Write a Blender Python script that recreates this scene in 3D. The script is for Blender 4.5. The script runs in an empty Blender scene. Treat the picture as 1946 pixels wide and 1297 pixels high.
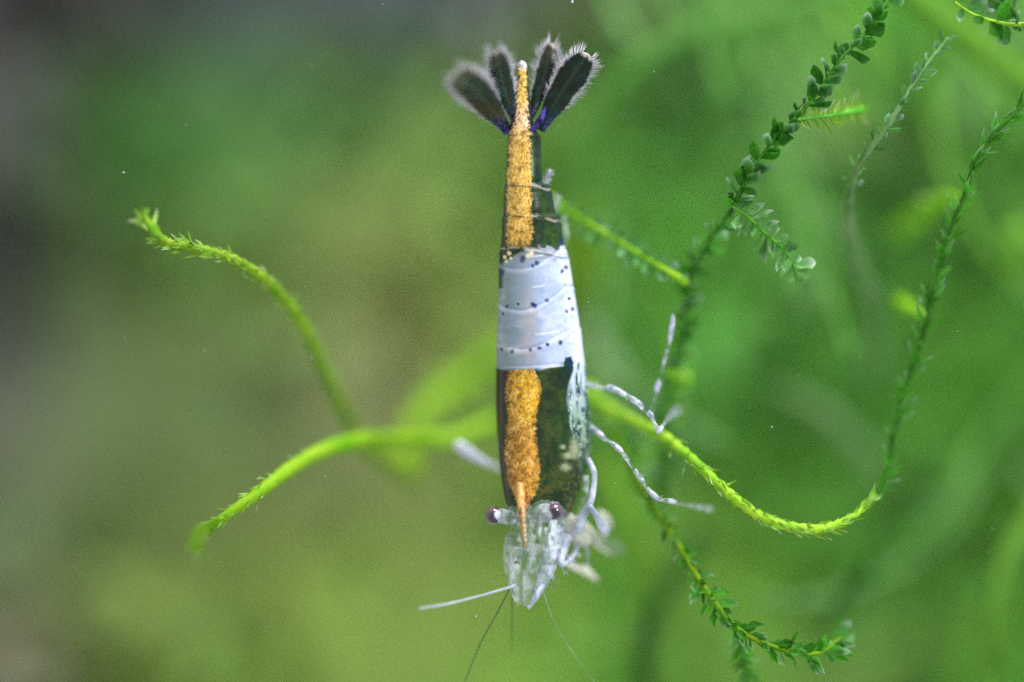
import bpy, math, random
import numpy as np
from mathutils import Vector, Matrix

# ------------------------------------------------------------------ camera, world, light, exposure
sc = bpy.context.scene
sc.unit_settings.scale_length = 0.01          # one unit is one centimetre
COL = sc.collection
D = 12.0                                      # lens to plane of focus, cm
U = 1 / 500.0                                 # cm per photo pixel in the plane of focus
cd = bpy.data.cameras.new("camera")
cam = bpy.data.objects.new("camera", cd)
COL.objects.link(cam)
cam.location = (0, -D, 0)
cam.rotation_euler = (math.radians(90), 0, 0)
cd.sensor_width = 36
cd.lens = 36 * D / (1946 * U)
cd.clip_start = 0.1
cd.clip_end = 400
cd.dof.use_dof = True
cd.dof.focus_distance = D + 0.03
cd.dof.aperture_fstop = cd.lens * 1e-3 / (2 * 0.60)
sc.camera = cam

w = bpy.data.worlds.new("World")
sc.world = w
w.use_nodes = True
w.node_tree.nodes["Background"].inputs[0].default_value = (0.92, 0.96, 0.92, 1)
w.node_tree.nodes["Background"].inputs[1].default_value = 0.80


def area(name, loc, target, size, power, color):
    l = bpy.data.lights.new(name, 'AREA')
    l.shape = 'DISK'
    l.size = size
    l.energy = power
    l.color = color
    o = bpy.data.objects.new(name, l)
    COL.objects.link(o)
    o.location = loc
    o.rotation_euler = (Vector(target) - Vector(loc)).to_track_quat('-Z', 'Y').to_euler()
    return o


area("aquarium_lamp", (6, -2, 22), (1, 5, -1), 12, 9500, (1.0, 0.98, 0.95))
area("flash_lamp", (12, -13, 7), (0, 1, 0), 2.5, 2300, (0.93, 0.95, 1.0))

sc.view_settings.view_transform = 'Standard'
sc.view_settings.look = 'None'
sc.view_settings.exposure = 0
sc.view_settings.gamma = 1
sc.cycles.use_denoising = False    # the remaining sensor-like grain matches the photograph's
sc.cycles.max_bounces = 6
sc.cycles.transparent_max_bounces = 12
sc.cycles.caustics_reflective = False
sc.cycles.caustics_refractive = False

# ------------------------------------------------------------------ helpers
rnd = random.Random(7)


def lin(r, g, b, k=1.0):
    f = lambda c: (c / 255 / 12.92 if c / 255 <= 0.04045 else ((c / 255 + 0.055) / 1.055) ** 2.4) * k
    return (f(r), f(g), f(b))


def P(px, py, d=0.0):
    k = (D + d) / D * U
    return Vector(((px - 973) * k, d, (648.5 - py) * k))


def WR(r, d=0.0):
    return r * U * (D + d) / D


_tab = np.random.RandomState(3).rand(256, 256)


def vnoise(x, y):
    x = np.asarray(x, float); y = np.asarray(y, float)
    xi = np.floor(x).astype(int); yi = np.floor(y).astype(int)
    fx = x - xi; fy = y - yi
    fx = fx * fx * (3 - 2 * fx); fy = fy * fy * (3 - 2 * fy)
    g = lambda a, b: _tab[a & 255, b & 255]
    return ((g(xi, yi) * (1 - fx) + g(xi + 1, yi) * fx) * (1 - fy)
            + (g(xi, yi + 1) * (1 - fx) + g(xi + 1, yi + 1) * fx) * fy)


def fbm(x, y, o=3):
    s = 0; a = 0.5; t = 0
    for k in range(o):
        s = s + a * vnoise(x * 2 ** k + 17.3 * k, y * 2 ** k + 5.1 * k)
        t += a; a *= 0.5
    return s / t


def sstep(a, b, x):
    t = np.clip((np.asarray(x, float) - a) / (b - a), 0, 1)
    return t * t * (3 - 2 * t)


def tag(o, label=None, cat=None, group=None, kind=None):
    if label: o['label'] = label
    if cat: o['category'] = cat
    if group: o['group'] = group
    if kind: o['kind'] = kind
    return o


def empty(name, loc, label, cat, group=None):
    o = bpy.data.objects.new(name, None)
    o.empty_display_size = 0.05
    COL.objects.link(o)
    o.location = loc
    return tag(o, label, cat, group)


def mesh_obj(name, V, F, mat, root=None, parent=None, attrs=None, smooth=True):
    """V in world space; root gives the offset; parent is the object it hangs under."""
    off = root.location if root else Vector((0, 0, 0))
    V = np.asarray(V, float) - np.array(off)
    me = bpy.data.meshes.new(name)
    me.from_pydata([tuple(v) for v in V], [], [tuple(int(i) for i in f) for f in F])
    if smooth:
        me.polygons.foreach_set('use_smooth', [True] * len(me.polygons))
    for k, a in (attrs or {}).items():
        a = np.asarray(a, float)
        if a.ndim == 2:
            at = me.attributes.new(k, 'FLOAT_COLOR', 'POINT')
            c = np.ones((len(a), 4)); c[:, :3] = a
            at.data.foreach_set('color', c.ravel())
        else:
            at = me.attributes.new(k, 'FLOAT', 'POINT')
            at.data.foreach_set('value', a)
    me.materials.append(mat)
    me.update()
    o = bpy.data.objects.new(name, me)
    COL.objects.link(o)
    p = parent or root
    if p: o.parent = p
    return o


def catmull(pts, n=10):
    """pts rows of any dimension -> smooth resampled array."""
    A = np.asarray(pts, float)
    if len(A) < 3:
        t = np.linspace(0, 1, n * max(1, len(A) - 1) + 1)[:, None]
        return A[0] * (1 - t) + A[-1] * t
    E = np.vstack([2 * A[0] - A[1], A, 2 * A[-1] - A[-2]])
    out = []
    for i in range(1, len(E) - 2):
        p0, p1, p2, p3 = E[i - 1], E[i], E[i + 1], E[i + 2]
        for k in range(n):
            t = k / n
            out.append(0.5 * ((2 * p1) + (-p0 + p2) * t + (2 * p0 - 5 * p1 + 4 * p2 - p3) * t * t
                              + (-p0 + 3 * p1 - 3 * p2 + p3) * t ** 3))
    out.append(E[-2])
    return np.array(out)


def tube_geo(C, R, sides=8, jitter=0.0, seed=1, flat=1.0):
    C = np.asarray(C, float); n = len(C)
    rs = np.random.RandomState(seed)
    T = np.gradient(C, axis=0)
    T /= np.linalg.norm(T, axis=1)[:, None] + 1e-12
    ref = np.array([0, -1.0, 0])
    V = []; F = []
    for i in range(n):
        a = np.cross(T[i], ref); na = np.linalg.norm(a)
        a = a / na if na > 1e-6 else np.array([1.0, 0, 0])
        b = np.cross(a, T[i])
        r = R[i]
        for k in range(sides):
            q = 2 * math.pi * k / sides
            j = 1 + jitter * (rs.rand() - 0.5)
            V.append(C[i] + r * j * (math.cos(q) * a + flat * math.sin(q) * b))
    for i in range(n - 1):
        for k in range(sides):
            k2 = (k + 1) % sides
            F.append((i * sides + k, i * sides + k2, (i + 1) * sides + k2, (i + 1) * sides + k))
    F.append(tuple(range(sides))[::-1])
    F.append(tuple((n - 1) * sides + k for k in range(sides)))
    return V, F


def path(rows, n=10):
    """rows: (px, py, d, r_px) -> world points, world radii, px rows."""
    Q = catmull(rows, n)
    Q[:, 3] = np.maximum(Q[:, 3], 0.3)
    C = np.array([P(q[0], q[1], q[2]) for q in Q])
    R = np.array([WR(q[3], q[2]) for q in Q])
    return C, R, Q


def tube(name, rows, mat, root=None, parent=None, sides=10, n=10, jitter=0.0, seed=1, attrs=None, flat=1.0):
    C, R, Q = path(rows, n)
    V, F = tube_geo(C, R, sides, jitter, seed, flat)
    return mesh_obj(name, V, F, mat, root, parent, attrs)


# ------------------------------------------------------------------ materials
def newmat(name):
    m = bpy.data.materials.new(name)
    m.use_nodes = True
    nt = m.node_tree
    return m, nt, nt.nodes["Principled BSDF"], nt.nodes["Material Output"]


def N(nt, t, **kw):
    n = nt.nodes.new(t)
    for k, v in kw.items():
        setattr(n, k, v)
    return n


def mixcol(nt, fac, a, b, mode='MIX'):
    n = N(nt, 'ShaderNodeMix', data_type='RGBA', blend_type=mode)
    for s, v in ((0, fac), (6, a), (7, b)):
        if hasattr(v, 'is_output'):
            nt.links.new(v, n.inputs[s])
        elif isinstance(v, (int, float)):
            n.inputs[s].default_value = v
        else:
            n.inputs[s].default_value = (*v, 1) if len(v) == 3 else v
    return n.outputs[2]


def math_(nt, op, a, b=0.0, clamp=False):
    n = N(nt, 'ShaderNodeMath', operation=op, use_clamp=clamp)
    for s, v in ((0, a), (1, b)):
        if hasattr(v, 'is_output'):
            nt.links.new(v, n.inputs[s])
        else:
            n.inputs[s].default_value = v
    return n.outputs[0]


def noise(nt, scale, detail=3, coord='Object', rough=0.55):
    tc = N(nt, 'ShaderNodeTexCoord')
    n = N(nt, 'ShaderNodeTexNoise')
    nt.links.new(tc.outputs[coord], n.inputs['Vector'])
    n.inputs['Scale'].default_value = scale
    n.inputs['Detail'].default_value = detail
    n.inputs['Roughness'].default_value = rough
    return n.outputs['Fac']


def ramp(nt, fac, lo, hi):
    n = N(nt, 'ShaderNodeMapRange', clamp=True)
    nt.links.new(fac, n.inputs[0])
    n.inputs[1].default_value = lo
    n.inputs[2].default_value = hi
    return n.outputs[0]


def bump(nt, h, strength, dist=0.02):
    n = N(nt, 'ShaderNodeBump')
    nt.links.new(h, n.inputs['Height'])
    n.inputs['Strength'].default_value = strength
    n.inputs['Distance'].default_value = dist
    return n.outputs[0]


def plant_mat(name, base, light, tip_glint=None, transl=0.4, rough=0.4, scale=9, pale=0.0):
    """moss tissue: diffuse + light passing through + a wet sheen"""
    m, nt, pr, out = newmat(name)
    f = ramp(nt, noise(nt, scale, 4), 0.3, 0.7)
    c = mixcol(nt, f, base, light)
    oi = N(nt, 'ShaderNodeObjectInfo')
    hv = N(nt, 'ShaderNodeHueSaturation')
    nt.links.new(c, hv.inputs['Color'])
    v = N(nt, 'ShaderNodeMapRange')
    nt.links.new(oi.outputs['Random'], v.inputs[0])
    v.inputs[3].default_value = 0.7; v.inputs[4].default_value = 1.3
    nt.links.new(v.outputs[0], hv.inputs['Value'])
    c = hv.outputs[0]
    if tip_glint:
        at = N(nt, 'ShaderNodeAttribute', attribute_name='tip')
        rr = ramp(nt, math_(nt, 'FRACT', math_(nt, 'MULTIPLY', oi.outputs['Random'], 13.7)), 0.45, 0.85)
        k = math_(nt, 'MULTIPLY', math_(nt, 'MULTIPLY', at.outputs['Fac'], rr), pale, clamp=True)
        c = mixcol(nt, k, c, tip_glint)  # glossy reflections on the leaf tips, painted in as a paler colour
    nt.links.new(c, pr.inputs['Base Color'])
    pr.inputs['Roughness'].default_value = rough
    pr.inputs['IOR'].default_value = 1.2
    pr.inputs['Specular IOR Level'].default_value = 0.5
    nt.links.new(bump(nt, noise(nt, scale * 4, 3), 0.35, 0.01), pr.inputs['Normal'])
    tr = N(nt, 'ShaderNodeBsdfTranslucent')
    nt.links.new(c, tr.inputs['Color'])
    mx = N(nt, 'ShaderNodeMixShader')
    mx.inputs[0].default_value = transl
    nt.links.new(pr.outputs[0], mx.inputs[1])
    nt.links.new(tr.outputs[0], mx.inputs[2])
    nt.links.new(mx.outputs[0], out.inputs[0])
    return m


def flesh_mat(name, base, light, clear=0.4, rough=0.25, scale=14, spots=None, spot_hi=0.32, bmp=0.22):
    """milky see-through shell: mottled, glossy, partly transparent"""
    m, nt, pr, out = newmat(name)
    f = ramp(nt, noise(nt, scale, 4, rough=0.65), 0.38, 0.66)
    c = mixcol(nt, f, base, light)
    if spots:
        s = ramp(nt, noise(nt, scale * 1.7, 1), spot_hi, spot_hi - 0.05)
        c = mixcol(nt, s, c, spots)
    nt.links.new(c, pr.inputs['Base Color'])
    pr.inputs['Roughness'].default_value = rough
    pr.inputs['IOR'].default_value = 1.28
    nt.links.new(bump(nt, noise(nt, scale * 3, 3), bmp, 0.01), pr.inputs['Normal'])
    t = N(nt, 'ShaderNodeBsdfTransparent')
    tl = N(nt, 'ShaderNodeBsdfTranslucent')
    nt.links.new(c, tl.inputs['Color'])
    m0 = N(nt, 'ShaderNodeMixShader'); m0.inputs[0].default_value = 0.25
    nt.links.new(pr.outputs[0], m0.inputs[1]); nt.links.new(tl.outputs[0], m0.inputs[2])
    mx = N(nt, 'ShaderNodeMixShader')
    jt = N(nt, 'ShaderNodeAttribute', attribute_name='joint').outputs['Fac']
    k = math_(nt, 'MULTIPLY', math_(nt, 'SUBTRACT', math_(nt, 'SUBTRACT', 1.35, f), jt), clear, clamp=True)
    nt.links.new(k, mx.inputs[0])
    nt.links.new(m0.outputs[0], mx.inputs[1])
    nt.links.new(t.outputs[0], mx.inputs[2])
    nt.links.new(mx.outputs[0], out.inputs[0])
    return m


def painted_mat(name, rough=0.33, metal=0.15):
    """colour, gold-grain mask and clearness carried by the shell itself"""
    m, nt, pr, out = newmat(name)
    col = N(nt, 'ShaderNodeAttribute', attribute_name='Col').outputs['Color']
    gold = N(nt, 'ShaderNodeAttribute', attribute_name='gold').outputs['Fac']
    clear = N(nt, 'ShaderNodeAttribute', attribute_name='clear').outputs['Fac']
    tc = N(nt, 'ShaderNodeTexCoord')
    vo = N(nt, 'ShaderNodeTexVoronoi')
    mp = N(nt, 'ShaderNodeMapping')
    mp.inputs['Scale'].default_value = (1, 1, 0.75)
    mp.inputs['Rotation'].default_value = (0, 0.5, 0)
    nt.links.new(tc.outputs['Object'], mp.inputs[0])
    nt.links.new(mp.outputs[0], vo.inputs['Vector'])
    vo.inputs['Scale'].default_value = 190
    sep = N(nt, 'ShaderNodeSeparateColor')
    nt.links.new(vo.outputs['Color'], sep.inputs[0])
    n1 = noise(nt, 26, 4, rough=0.7)
    g = math_(nt, 'MULTIPLY', math_(nt, 'ADD', sep.outputs[0], math_(nt, 'MULTIPLY', n1, 1.3)), 0.62)
    g = ramp(nt, g, 0.33, 0.95)
    grain = mixcol(nt, g, (0.5, 0.45, 0.36), (1.3, 1.32, 1.4))
    gc = mixcol(nt, gold, (1, 1, 1), grain)
    c = mixcol(nt, 1.0, col, gc, 'MULTIPLY')
    n2 = mixcol(nt, noise(nt, 9, 5, rough=0.7), (0.75, 0.75, 0.75), (1.25, 1.25, 1.25))
    c = mixcol(nt, 1.0, c, n2, 'MULTIPLY')
    nt.links.new(c, pr.inputs['Base Color'])
    nt.links.new(math_(nt, 'MULTIPLY', gold, metal), pr.inputs['Metallic'])
    pr.inputs['Roughness'].default_value = rough
    pr.inputs['IOR'].default_value = 1.26
    pr.inputs['Coat Weight'].default_value = 0.25
    pr.inputs['Coat Roughness'].default_value = 0.12
    pr.inputs['Coat IOR'].default_value = 1.3
    pr.inputs['Subsurface Weight'].default_value = 0.15
    pr.inputs['Subsurface Radius'].default_value = (0.5, 0.6, 0.8)
    pr.inputs['Subsurface Scale'].default_value = 0.05
    h = math_(nt, 'ADD', math_(nt, 'MULTIPLY', math_(nt, 'MULTIPLY', g, gold), 0.16),
              math_(nt, 'MULTIPLY', noise(nt, 18, 4), 0.5))
    nt.links.new(bump(nt, h, 0.45, 0.012), pr.inputs['Normal'])
    t = N(nt, 'ShaderNodeBsdfTransparent')
    mx = N(nt, 'ShaderNodeMixShader')
    nt.links.new(clear, mx.inputs[0])
    nt.links.new(pr.outputs[0], mx.inputs[1])
    nt.links.new(t.outputs[0], mx.inputs[2])
    nt.links.new(mx.outputs[0], out.inputs[0])
    return m


def vcol_mat(name, rough=0.8, transl=0.0, nscale=3.0):
    m, nt, pr, out = newmat(name)
    col = N(nt, 'ShaderNodeAttribute', attribute_name='Col').outputs['Color']
    n2 = mixcol(nt, noise(nt, nscale, 4), (0.75, 0.75, 0.75), (1.25, 1.25, 1.25))
    c = mixcol(nt, 1.0, col, n2, 'MULTIPLY')
    nt.links.new(c, pr.inputs['Base Color'])
    pr.inputs['Roughness'].default_value = rough
    pr.inputs['Specular IOR Level'].default_value = 0.1
    if transl:
        tr = N(nt, 'ShaderNodeBsdfTranslucent')
        nt.links.new(c, tr.inputs['Color'])
        mx = N(nt, 'ShaderNodeMixShader'); mx.inputs[0].default_value = transl
        nt.links.new(pr.outputs[0], mx.inputs[1]); nt.links.new(tr.outputs[0], mx.inputs[2])
        nt.links.new(mx.outputs[0], out.inputs[0])
    return m


# ------------------------------------------------------------------ the far side of the tank
# blurred tones of the wall and the moss bank, laid out by view position
GX = np.array([0, 243, 486, 730, 973, 1216, 1460, 1703, 1946])
GY = np.array([0, 260, 520, 780, 1040, 1297])
GRID = np.array([
    [(64, 61, 62), (62, 62, 64), (60, 70, 76), (60, 70, 78), (62, 68, 74), (86, 112, 66), (86, 138, 66), (90, 160, 60), (70, 130, 45)],
    [(72, 74, 75), (64, 112, 52), (76, 122, 60), (98, 138, 74), (106, 145, 66), (78, 142, 62), (84, 126, 72), (80, 120, 60), (62, 118, 40)],
    [(68, 70, 75), (82, 106, 60), (98, 126, 66), (136, 148, 88), (116, 146, 74), (84, 152, 50), (84, 150, 60), (70, 130, 50), (58, 114, 38)],
    [(82, 88, 78), (96, 118, 74), (98, 118, 76), (132, 140, 100), (122, 150, 76), (84, 146, 66), (68, 128, 45), (84, 145, 60), (74, 142, 40)],
    [(108, 124, 92), (106, 128, 74), (112, 134, 72), (124, 150, 80), (118, 150, 72), (108, 154, 60), (80, 135, 45), (75, 130, 50), (74, 124, 40)],
    [(126, 122, 106), (110, 138, 70), (116, 146, 70), (125, 160, 75), (125, 165, 75), (80, 140, 48), (100, 142, 65), (85, 125, 60), (74, 140, 50)]], float)
GLIN = np.vectorize(lambda c: (c / 255 / 12.92 if c / 255 <= 0.04045 else ((c / 255 + 0.055) / 1.055) ** 2.4))(GRID)


def tank_colour(px, py):
    px = np.clip(px, 0, 1945.9); py = np.clip(py, 0, 1296.9)
    fx = np.interp(px, GX, np.arange(9)); fy = np.interp(py, GY, np.arange(6))
    ix = np.minimum(fx.astype(int), 7); iy = np.minimum(fy.astype(int), 4)
    tx = (fx - ix)[:, None]; ty = (fy - iy)[:, None]
    return ((GLIN[iy, ix] * (1 - tx) + GLIN[iy, ix + 1] * tx) * (1 - ty)
            + (GLIN[iy + 1, ix] * (1 - tx) + GLIN[iy + 1, ix + 1] * tx) * ty) * (1.0 + 0.22 * sstep(300, 1500, px))[:, None] * np.array([1.02, .95, .98]) + sstep(300, 1500, px)[:, None] * np.array([.026, 0.014, .010])


BGK = 1.2      # tissue reflectance against the photographed value
WALL_D = 9.0
nx, nz = 121, 81
gx = np.linspace(-900, 2850, nx); gz = np.linspace(-800, 2100, nz)
XX, ZZ = np.meshgrid(gx, gz)
dd = WALL_D + 0.5 * fbm(XX.ravel() / 300 + 5, ZZ.ravel() / 300) - 2.2 * (((XX.ravel() - 973) / 1900) ** 2)
V = np.array([P(a, b, c) for a, b, c in zip(XX.ravel(), ZZ.ravel(), dd)])
F = [(j * nx + i, (j + 1) * nx + i, (j + 1) * nx + i + 1, j * nx + i + 1) for j in range(nz - 1) for i in range(nx - 1)]
wall = mesh_obj('tank_wall', V, F, vcol_mat('wall_tones', 0.9, nscale=1.2), attrs={'Col': tank_colour(XX.ravel(), ZZ.ravel()) * BGK})
tag(wall, kind='structure')

# loose moss bank growing in front of the wall: nobody could count its leaves
rs = np.random.RandomState(11)
n = 9000
px = rs.uniform(-500, 2500, n); py = rs.uniform(-500, 1800, n)
keep = fbm(px / 210 + 3, py / 210 + 9, 3) + 0.16 * sstep(700, 1500, px) > 0.52
px, py = px[keep], py[keep]
d = rs.uniform(4.4, 6.4, len(px))
base = tank_colour(px, py) * BGK
V = []; F = []; Cc = []
for i in range(len(px)):
    c = P(px[i], py[i], d[i])
    ln = rs.uniform(0.10, 0.3); wd = ln * rs.uniform(0.3, 0.5)
    nrm = Vector((rs.normal(0, .45), -1, rs.normal(0.25, .45))).normalized()
    u = Vector((rs.normal(), 0, rs.normal())); u = (u - u.dot(nrm) * nrm).normalized(); v = nrm.cross(u)
    k = len(V)
    V += [c - u * ln, c + v * wd - nrm * -0.02, c + u * ln, c - v * wd + nrm * 0.02]
    F.append((k, k + 1, k + 2, k + 3))
    g = rs.uniform(0.7, 1.3) * np.array([rs.uniform(.85, 1.15), 1.06, rs.uniform(.75, 1.15)])
    Cc += [base[i] * g] * 4
bank = mesh_obj('background_moss', V, F, vcol_mat('moss_bank', 0.6, 0.3, 2.0), attrs={'Col': np.array(Cc)}, smooth=False)
tag(bank, 'far bank of green moss out of focus behind everything', 'moss', kind='stuff')

# ------------------------------------------------------------------ moss
LEAF = {}


def leaf_mesh(shape, mat, var=0):
    """one cupped leaf along +Y, length 1, blade across X, cup towards +Z"""
    key = (shape, mat.name, var)
    q = random.Random(var * 31 + len(shape)); curl = (0.18, 0.02, 0.4, 0.28)[var]; tw = (0, .25, -.2, .1)[var]; sk = (0, .05, -.07, .09)[var]
    if key in LEAF: return LEAF[key]
    nl, nw = 6, 2
    wmax, peak, tipw = {'oval': (0.25, 0.5, 0.9), 'pointed': (0.15, 0.35, 1.5), 'needle': (0.07, 0.3, 1.2), 'broad': (0.31, 0.52, 0.7)}[shape]
    V = []; tip = []; F = []
    for i in range(nl + 1):
        t = i / nl
        a = math.sin(math.pi * t ** (math.log(0.5) / math.log(peak))) if 0 < t < 1 else 0
        wv = max(wmax * a ** tipw, 0.012)
        for j in range(-nw, nw + 1):
            s = j / nw
            ww = wv * (1 + (0.22 * math.sin(t * 11 + var * 2) * abs(s) if var else 0))
            V.append((s * ww + sk * t * t, t * (1 - .15 * curl * t), (0.35 + .3 * (var % 2)) * wv * s * s + curl * t * t - 0.05 * math.sin(t * 6) * abs(s) + tw * s * wv * t))
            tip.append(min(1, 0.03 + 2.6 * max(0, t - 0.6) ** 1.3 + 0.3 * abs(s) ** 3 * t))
    W = 2 * nw + 1
    for i in range(nl):
        for j in range(W - 1):
            F.append((i * W + j, i * W + j + 1, (i + 1) * W + j + 1, (i + 1) * W + j))
    me = bpy.data.meshes.new('leaf')
    me.from_pydata(V, [], F)
    me.polygons.foreach_set('use_smooth', [True] * len(me.polygons))
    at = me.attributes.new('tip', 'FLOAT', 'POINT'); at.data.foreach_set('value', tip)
    me.materials.append(mat); me.update()
    LEAF[key] = me
    return me




def strand(rows, label, stem_mat, leaf_mat=None, shape='oval', size=30, gap=14, angle=45, t0=0.0, t1=1.0,
           spread=0.9, group=None, name='moss_strand', seed=1, rag=0.25, sizef=None, taper_tip=True, upright=0.0):
    C, R, Q = path(rows, 12)
    root = empty(name, Vector(C[0]), label, 'moss', group)
    r = random.Random(seed)
    Rn = R * (1 + 0.12 * np.sin(np.arange(len(R)) * 1.9) * rag)
    Vt, Ft = tube_geo(C, Rn, 8, 0.18, seed)
    mesh_obj('stem', Vt, Ft, stem_mat, root)
    if leaf_mat:
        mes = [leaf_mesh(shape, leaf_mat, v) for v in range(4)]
        seg = np.hypot(*np.diff(Q[:, :2], axis=0).T)
        s = np.concatenate([[0], np.cumsum(seg)]); L = s[-1]
        at = L * t0 + gap * 0.3; k = 0
        while at < L * t1 and k < 290:
            f = np.array([np.interp(at, s, C[:, a]) for a in range(3)])
            f2 = np.array([np.interp(min(at + 2, L), s, C[:, a]) for a in range(3)])
            f1 = np.array([np.interp(max(at - 2, 0), s, C[:, a]) for a in range(3)])
            rad = np.interp(at, s, R)
            T = Vector(f2 - f1).normalized()
            view = Vector((0, -1, 0))
            side = T.cross(view).normalized()
            roll = r.gauss(0, spread) + (0 if k % 2 else math.pi)
            out = (side * math.cos(roll) + view * math.sin(roll)).normalized()
            ang = math.radians(angle + r.gauss(0, 11))
            dirv = (T * math.cos(ang) + out * math.sin(ang)).normalized()
            nrm = (T * math.sin(ang) - out * math.cos(ang)) * -1
            nrm = (nrm * 0.6 + view * (0.9 + r.gauss(0, .5)) + Vector((0, 0, r.gauss(0, .4))))
            nrm = (nrm - nrm.dot(dirv) * dirv).normalized()
            xa = dirv.cross(nrm)
            dcur = f[1]
            sz = WR(size, dcur) * r.uniform(0.6, 1.2) * (sizef(at / L) if sizef else 1)
            if taper_tip: sz *= 0.45 + 0.55 * min(1, (L - at) / (gap * 4 + 1))
            wdt = r.uniform(0.65, 1.15)
            M = Matrix((xa * wdt, dirv, nrm)).transposed().to_4x4() @ Matrix.Scale(sz, 4)
            M.translation = Vector(f) + out * rad * 0.7 - root.location
            o = bpy.data.objects.new('leaf', mes[r.randrange(4)])
            COL.objects.link(o)
            o.parent = root
            o.matrix_local = M
            at += gap * r.uniform(0.75, 1.3); k += 1
    return root


st_lime = plant_mat('lime_stem', lin(96, 168, 16), lin(180, 212, 66), transl=0.35, rough=0.35, scale=14)
st_lime2 = plant_mat('soft_lime_stem', lin(120, 185, 25), lin(165, 205, 50), transl=0.4, rough=0.5, scale=7)
st_green = plant_mat('green_stem', lin(50, 110, 30), lin(90, 150, 50), transl=0.3)
st_dark = plant_mat('dark_stem', lin(25, 62, 18), lin(50, 92, 28), transl=0.2)
st_pale = plant_mat('pale_stem', lin(110, 165, 88), lin(150, 188, 125), transl=0.35)
st_grey = plant_mat('greyish_stem', lin(105, 140, 95), lin(150, 170, 140), transl=0.35)
GLINT = lin(205, 222, 215)  # colour of the painted glint on leaf tips
lf_dark = plant_mat('dark_leaf', lin(34, 100, 20), lin(70, 140, 42), GLINT, 0.5, 0.35, 10, 0.8)
lf_mid = plant_mat('mid_green_leaf', lin(50, 128, 26), lin(92, 165, 50), GLINT, 0.5, 0.35, 10, 0.8)
lf_sheen = plant_mat('painted_sheen_leaf', lin(55, 130, 45), lin(120, 170, 100), lin(225, 235, 225), 0.35, 0.18, 12, 1.0)
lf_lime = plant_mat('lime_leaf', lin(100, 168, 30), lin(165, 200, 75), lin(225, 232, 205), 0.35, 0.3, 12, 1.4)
lf_glint = plant_mat('grey_glint_leaf', lin(60, 130, 50), lin(110, 160, 100), lin(190, 205, 215), 0.35, 0.25, 12, 0.9)

bg_green = plant_mat('far_green_stem', lin(82, 142, 58), lin(105, 162, 75), transl=0.4)
bg_lime = plant_mat('far_lime_stem', lin(104, 165, 48), lin(128, 182, 66), transl=0.4)
bl_green = plant_mat('far_green_leaf', lin(72, 138, 52), lin(104, 164, 74), GLINT, 0.4, 0.3, 8, 0.3)

strand([(786, 898, 1.3, 11), (740, 880, 1.2, 12), (690, 842, 1.05, 12), (655, 780, 0.9, 12), (622, 715, 0.75, 12), (585, 635, 0.5, 12), (540, 570, 0.35, 11),
        (490, 522, 0.2, 11), (430, 488, 0.12, 10), (370, 472, 0.08, 9), (320, 462, 0.05, 9), (296, 446, 0.12, 9), (282, 424, 0.2, 8), (272, 408, 0.25, 3)],
       'upper left moss strand arching to a ragged lime green tip in open water', st_lime, lf_lime, 'pointed', 32, 3.6, 14, seed=3, spread=1.9, rag=1, taper_tip=False, sizef=lambda t: .75 + .35 * t)
strand([(940, 800, 1.3, 14), (860, 832, 1.05, 15), (760, 836, 0.85, 16), (680, 838, 0.65, 16), (610, 858, 0.45, 15), (550, 892, 0.25, 14), (500, 930, 0.1, 12),
        (450, 966, 0.05, 10), (408, 995, 0.05, 9), (384, 1010, 0.25, 14), (374, 1030, 0.4, 13), (376, 1052, 0.45, 4)],
       'lower left lime green moss stem curving down to a leafy blunt end', st_lime2, lf_lime, 'pointed', 24, 3.6, 14, t0=0.0, seed=5, spread=1.9)
strand([(975, 640, 2.4, 18), (900, 705, 2.2, 22), (830, 760, 2.0, 24), (785, 810, 1.8, 22), (770, 860, 1.7, 24), (780, 905, 1.6, 22)],
       'blurred green moss branch rising behind the shrimp from the left stems', st_lime2, lf_lime, 'oval', 42, 20, 40, seed=8)
strand([(960, 770, 2.2, 9), (915, 800, 2.0, 10), (880, 830, 1.8, 10), (845, 850, 1.6, 6)],
       'short blurred green stem between the left leg and the shrimp back', st_green, lf_mid, 'oval', 26, 18, 40, seed=81)
strand([(1120, 735, 0.9, 7.38), (1140, 765, 0.8, 9.84), (1200, 798, 0.5, 10.66), (1262, 830, 0.28, 10.66), (1320, 878, 0.12, 9.84), (1385, 938, 0.05, 9.02), (1450, 984, 0.0, 9.84), (1530, 1006, 0.0, 9.84),
        (1590, 997, 0.05, 8.2), (1632, 974, 0.1, 5.74), (1664, 942, 0.15, 3.28)],
       'bright lime green moss stem sweeping in a hook right of the shrimp', st_lime, lf_lime, 'pointed', 30, 3.4, 11, seed=4, spread=1.9, rag=1)
strand([(1040, 372, 0.7, 5), (1075, 400, 0.6, 6), (1130, 432, 0.42, 4.4), (1190, 468, 0.36, 4.4), (1250, 505, 0.3, 5), (1298, 534, 0.28, 8), (1303, 538, 0.35, 3)],
       'straight lime stem with small leaves with painted grey glints leaving the shrimp tail', st_lime2, lf_glint, 'broad', 28, 8, 62, seed=6, spread=0.45, t0=0.1)
strand([(1268, 960, 0.9, 3.1), (1262, 860, 0.8, 3.72), (1268, 760, 0.7, 3.72), (1288, 690, 0.6, 3.72), (1300, 610, 0.5, 3.72), (1312, 530, 0.45, 3.72), (1345, 460, 0.35, 3.72), (1390, 400, 0.12, 4.34),
        (1412, 355, 0.02, 4.96), (1450, 292, 0.0, 3.1), (1500, 240, 0.0, 3.1), (1548, 185, 0.02, 3.1), (1598, 112, 0.02, 3.1), (1650, 55, 0.05, 3.1), (1700, -20, 0.1, 3.1)],
       'tall dark green moss strand with broad leaves running to the top edge', st_green, lf_dark, 'broad', 38, 7, 32, seed=12, spread=1.1, taper_tip=False, rag=1,
       sizef=lambda t: 1.0 if t > 0.52 else 0.9)
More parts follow.
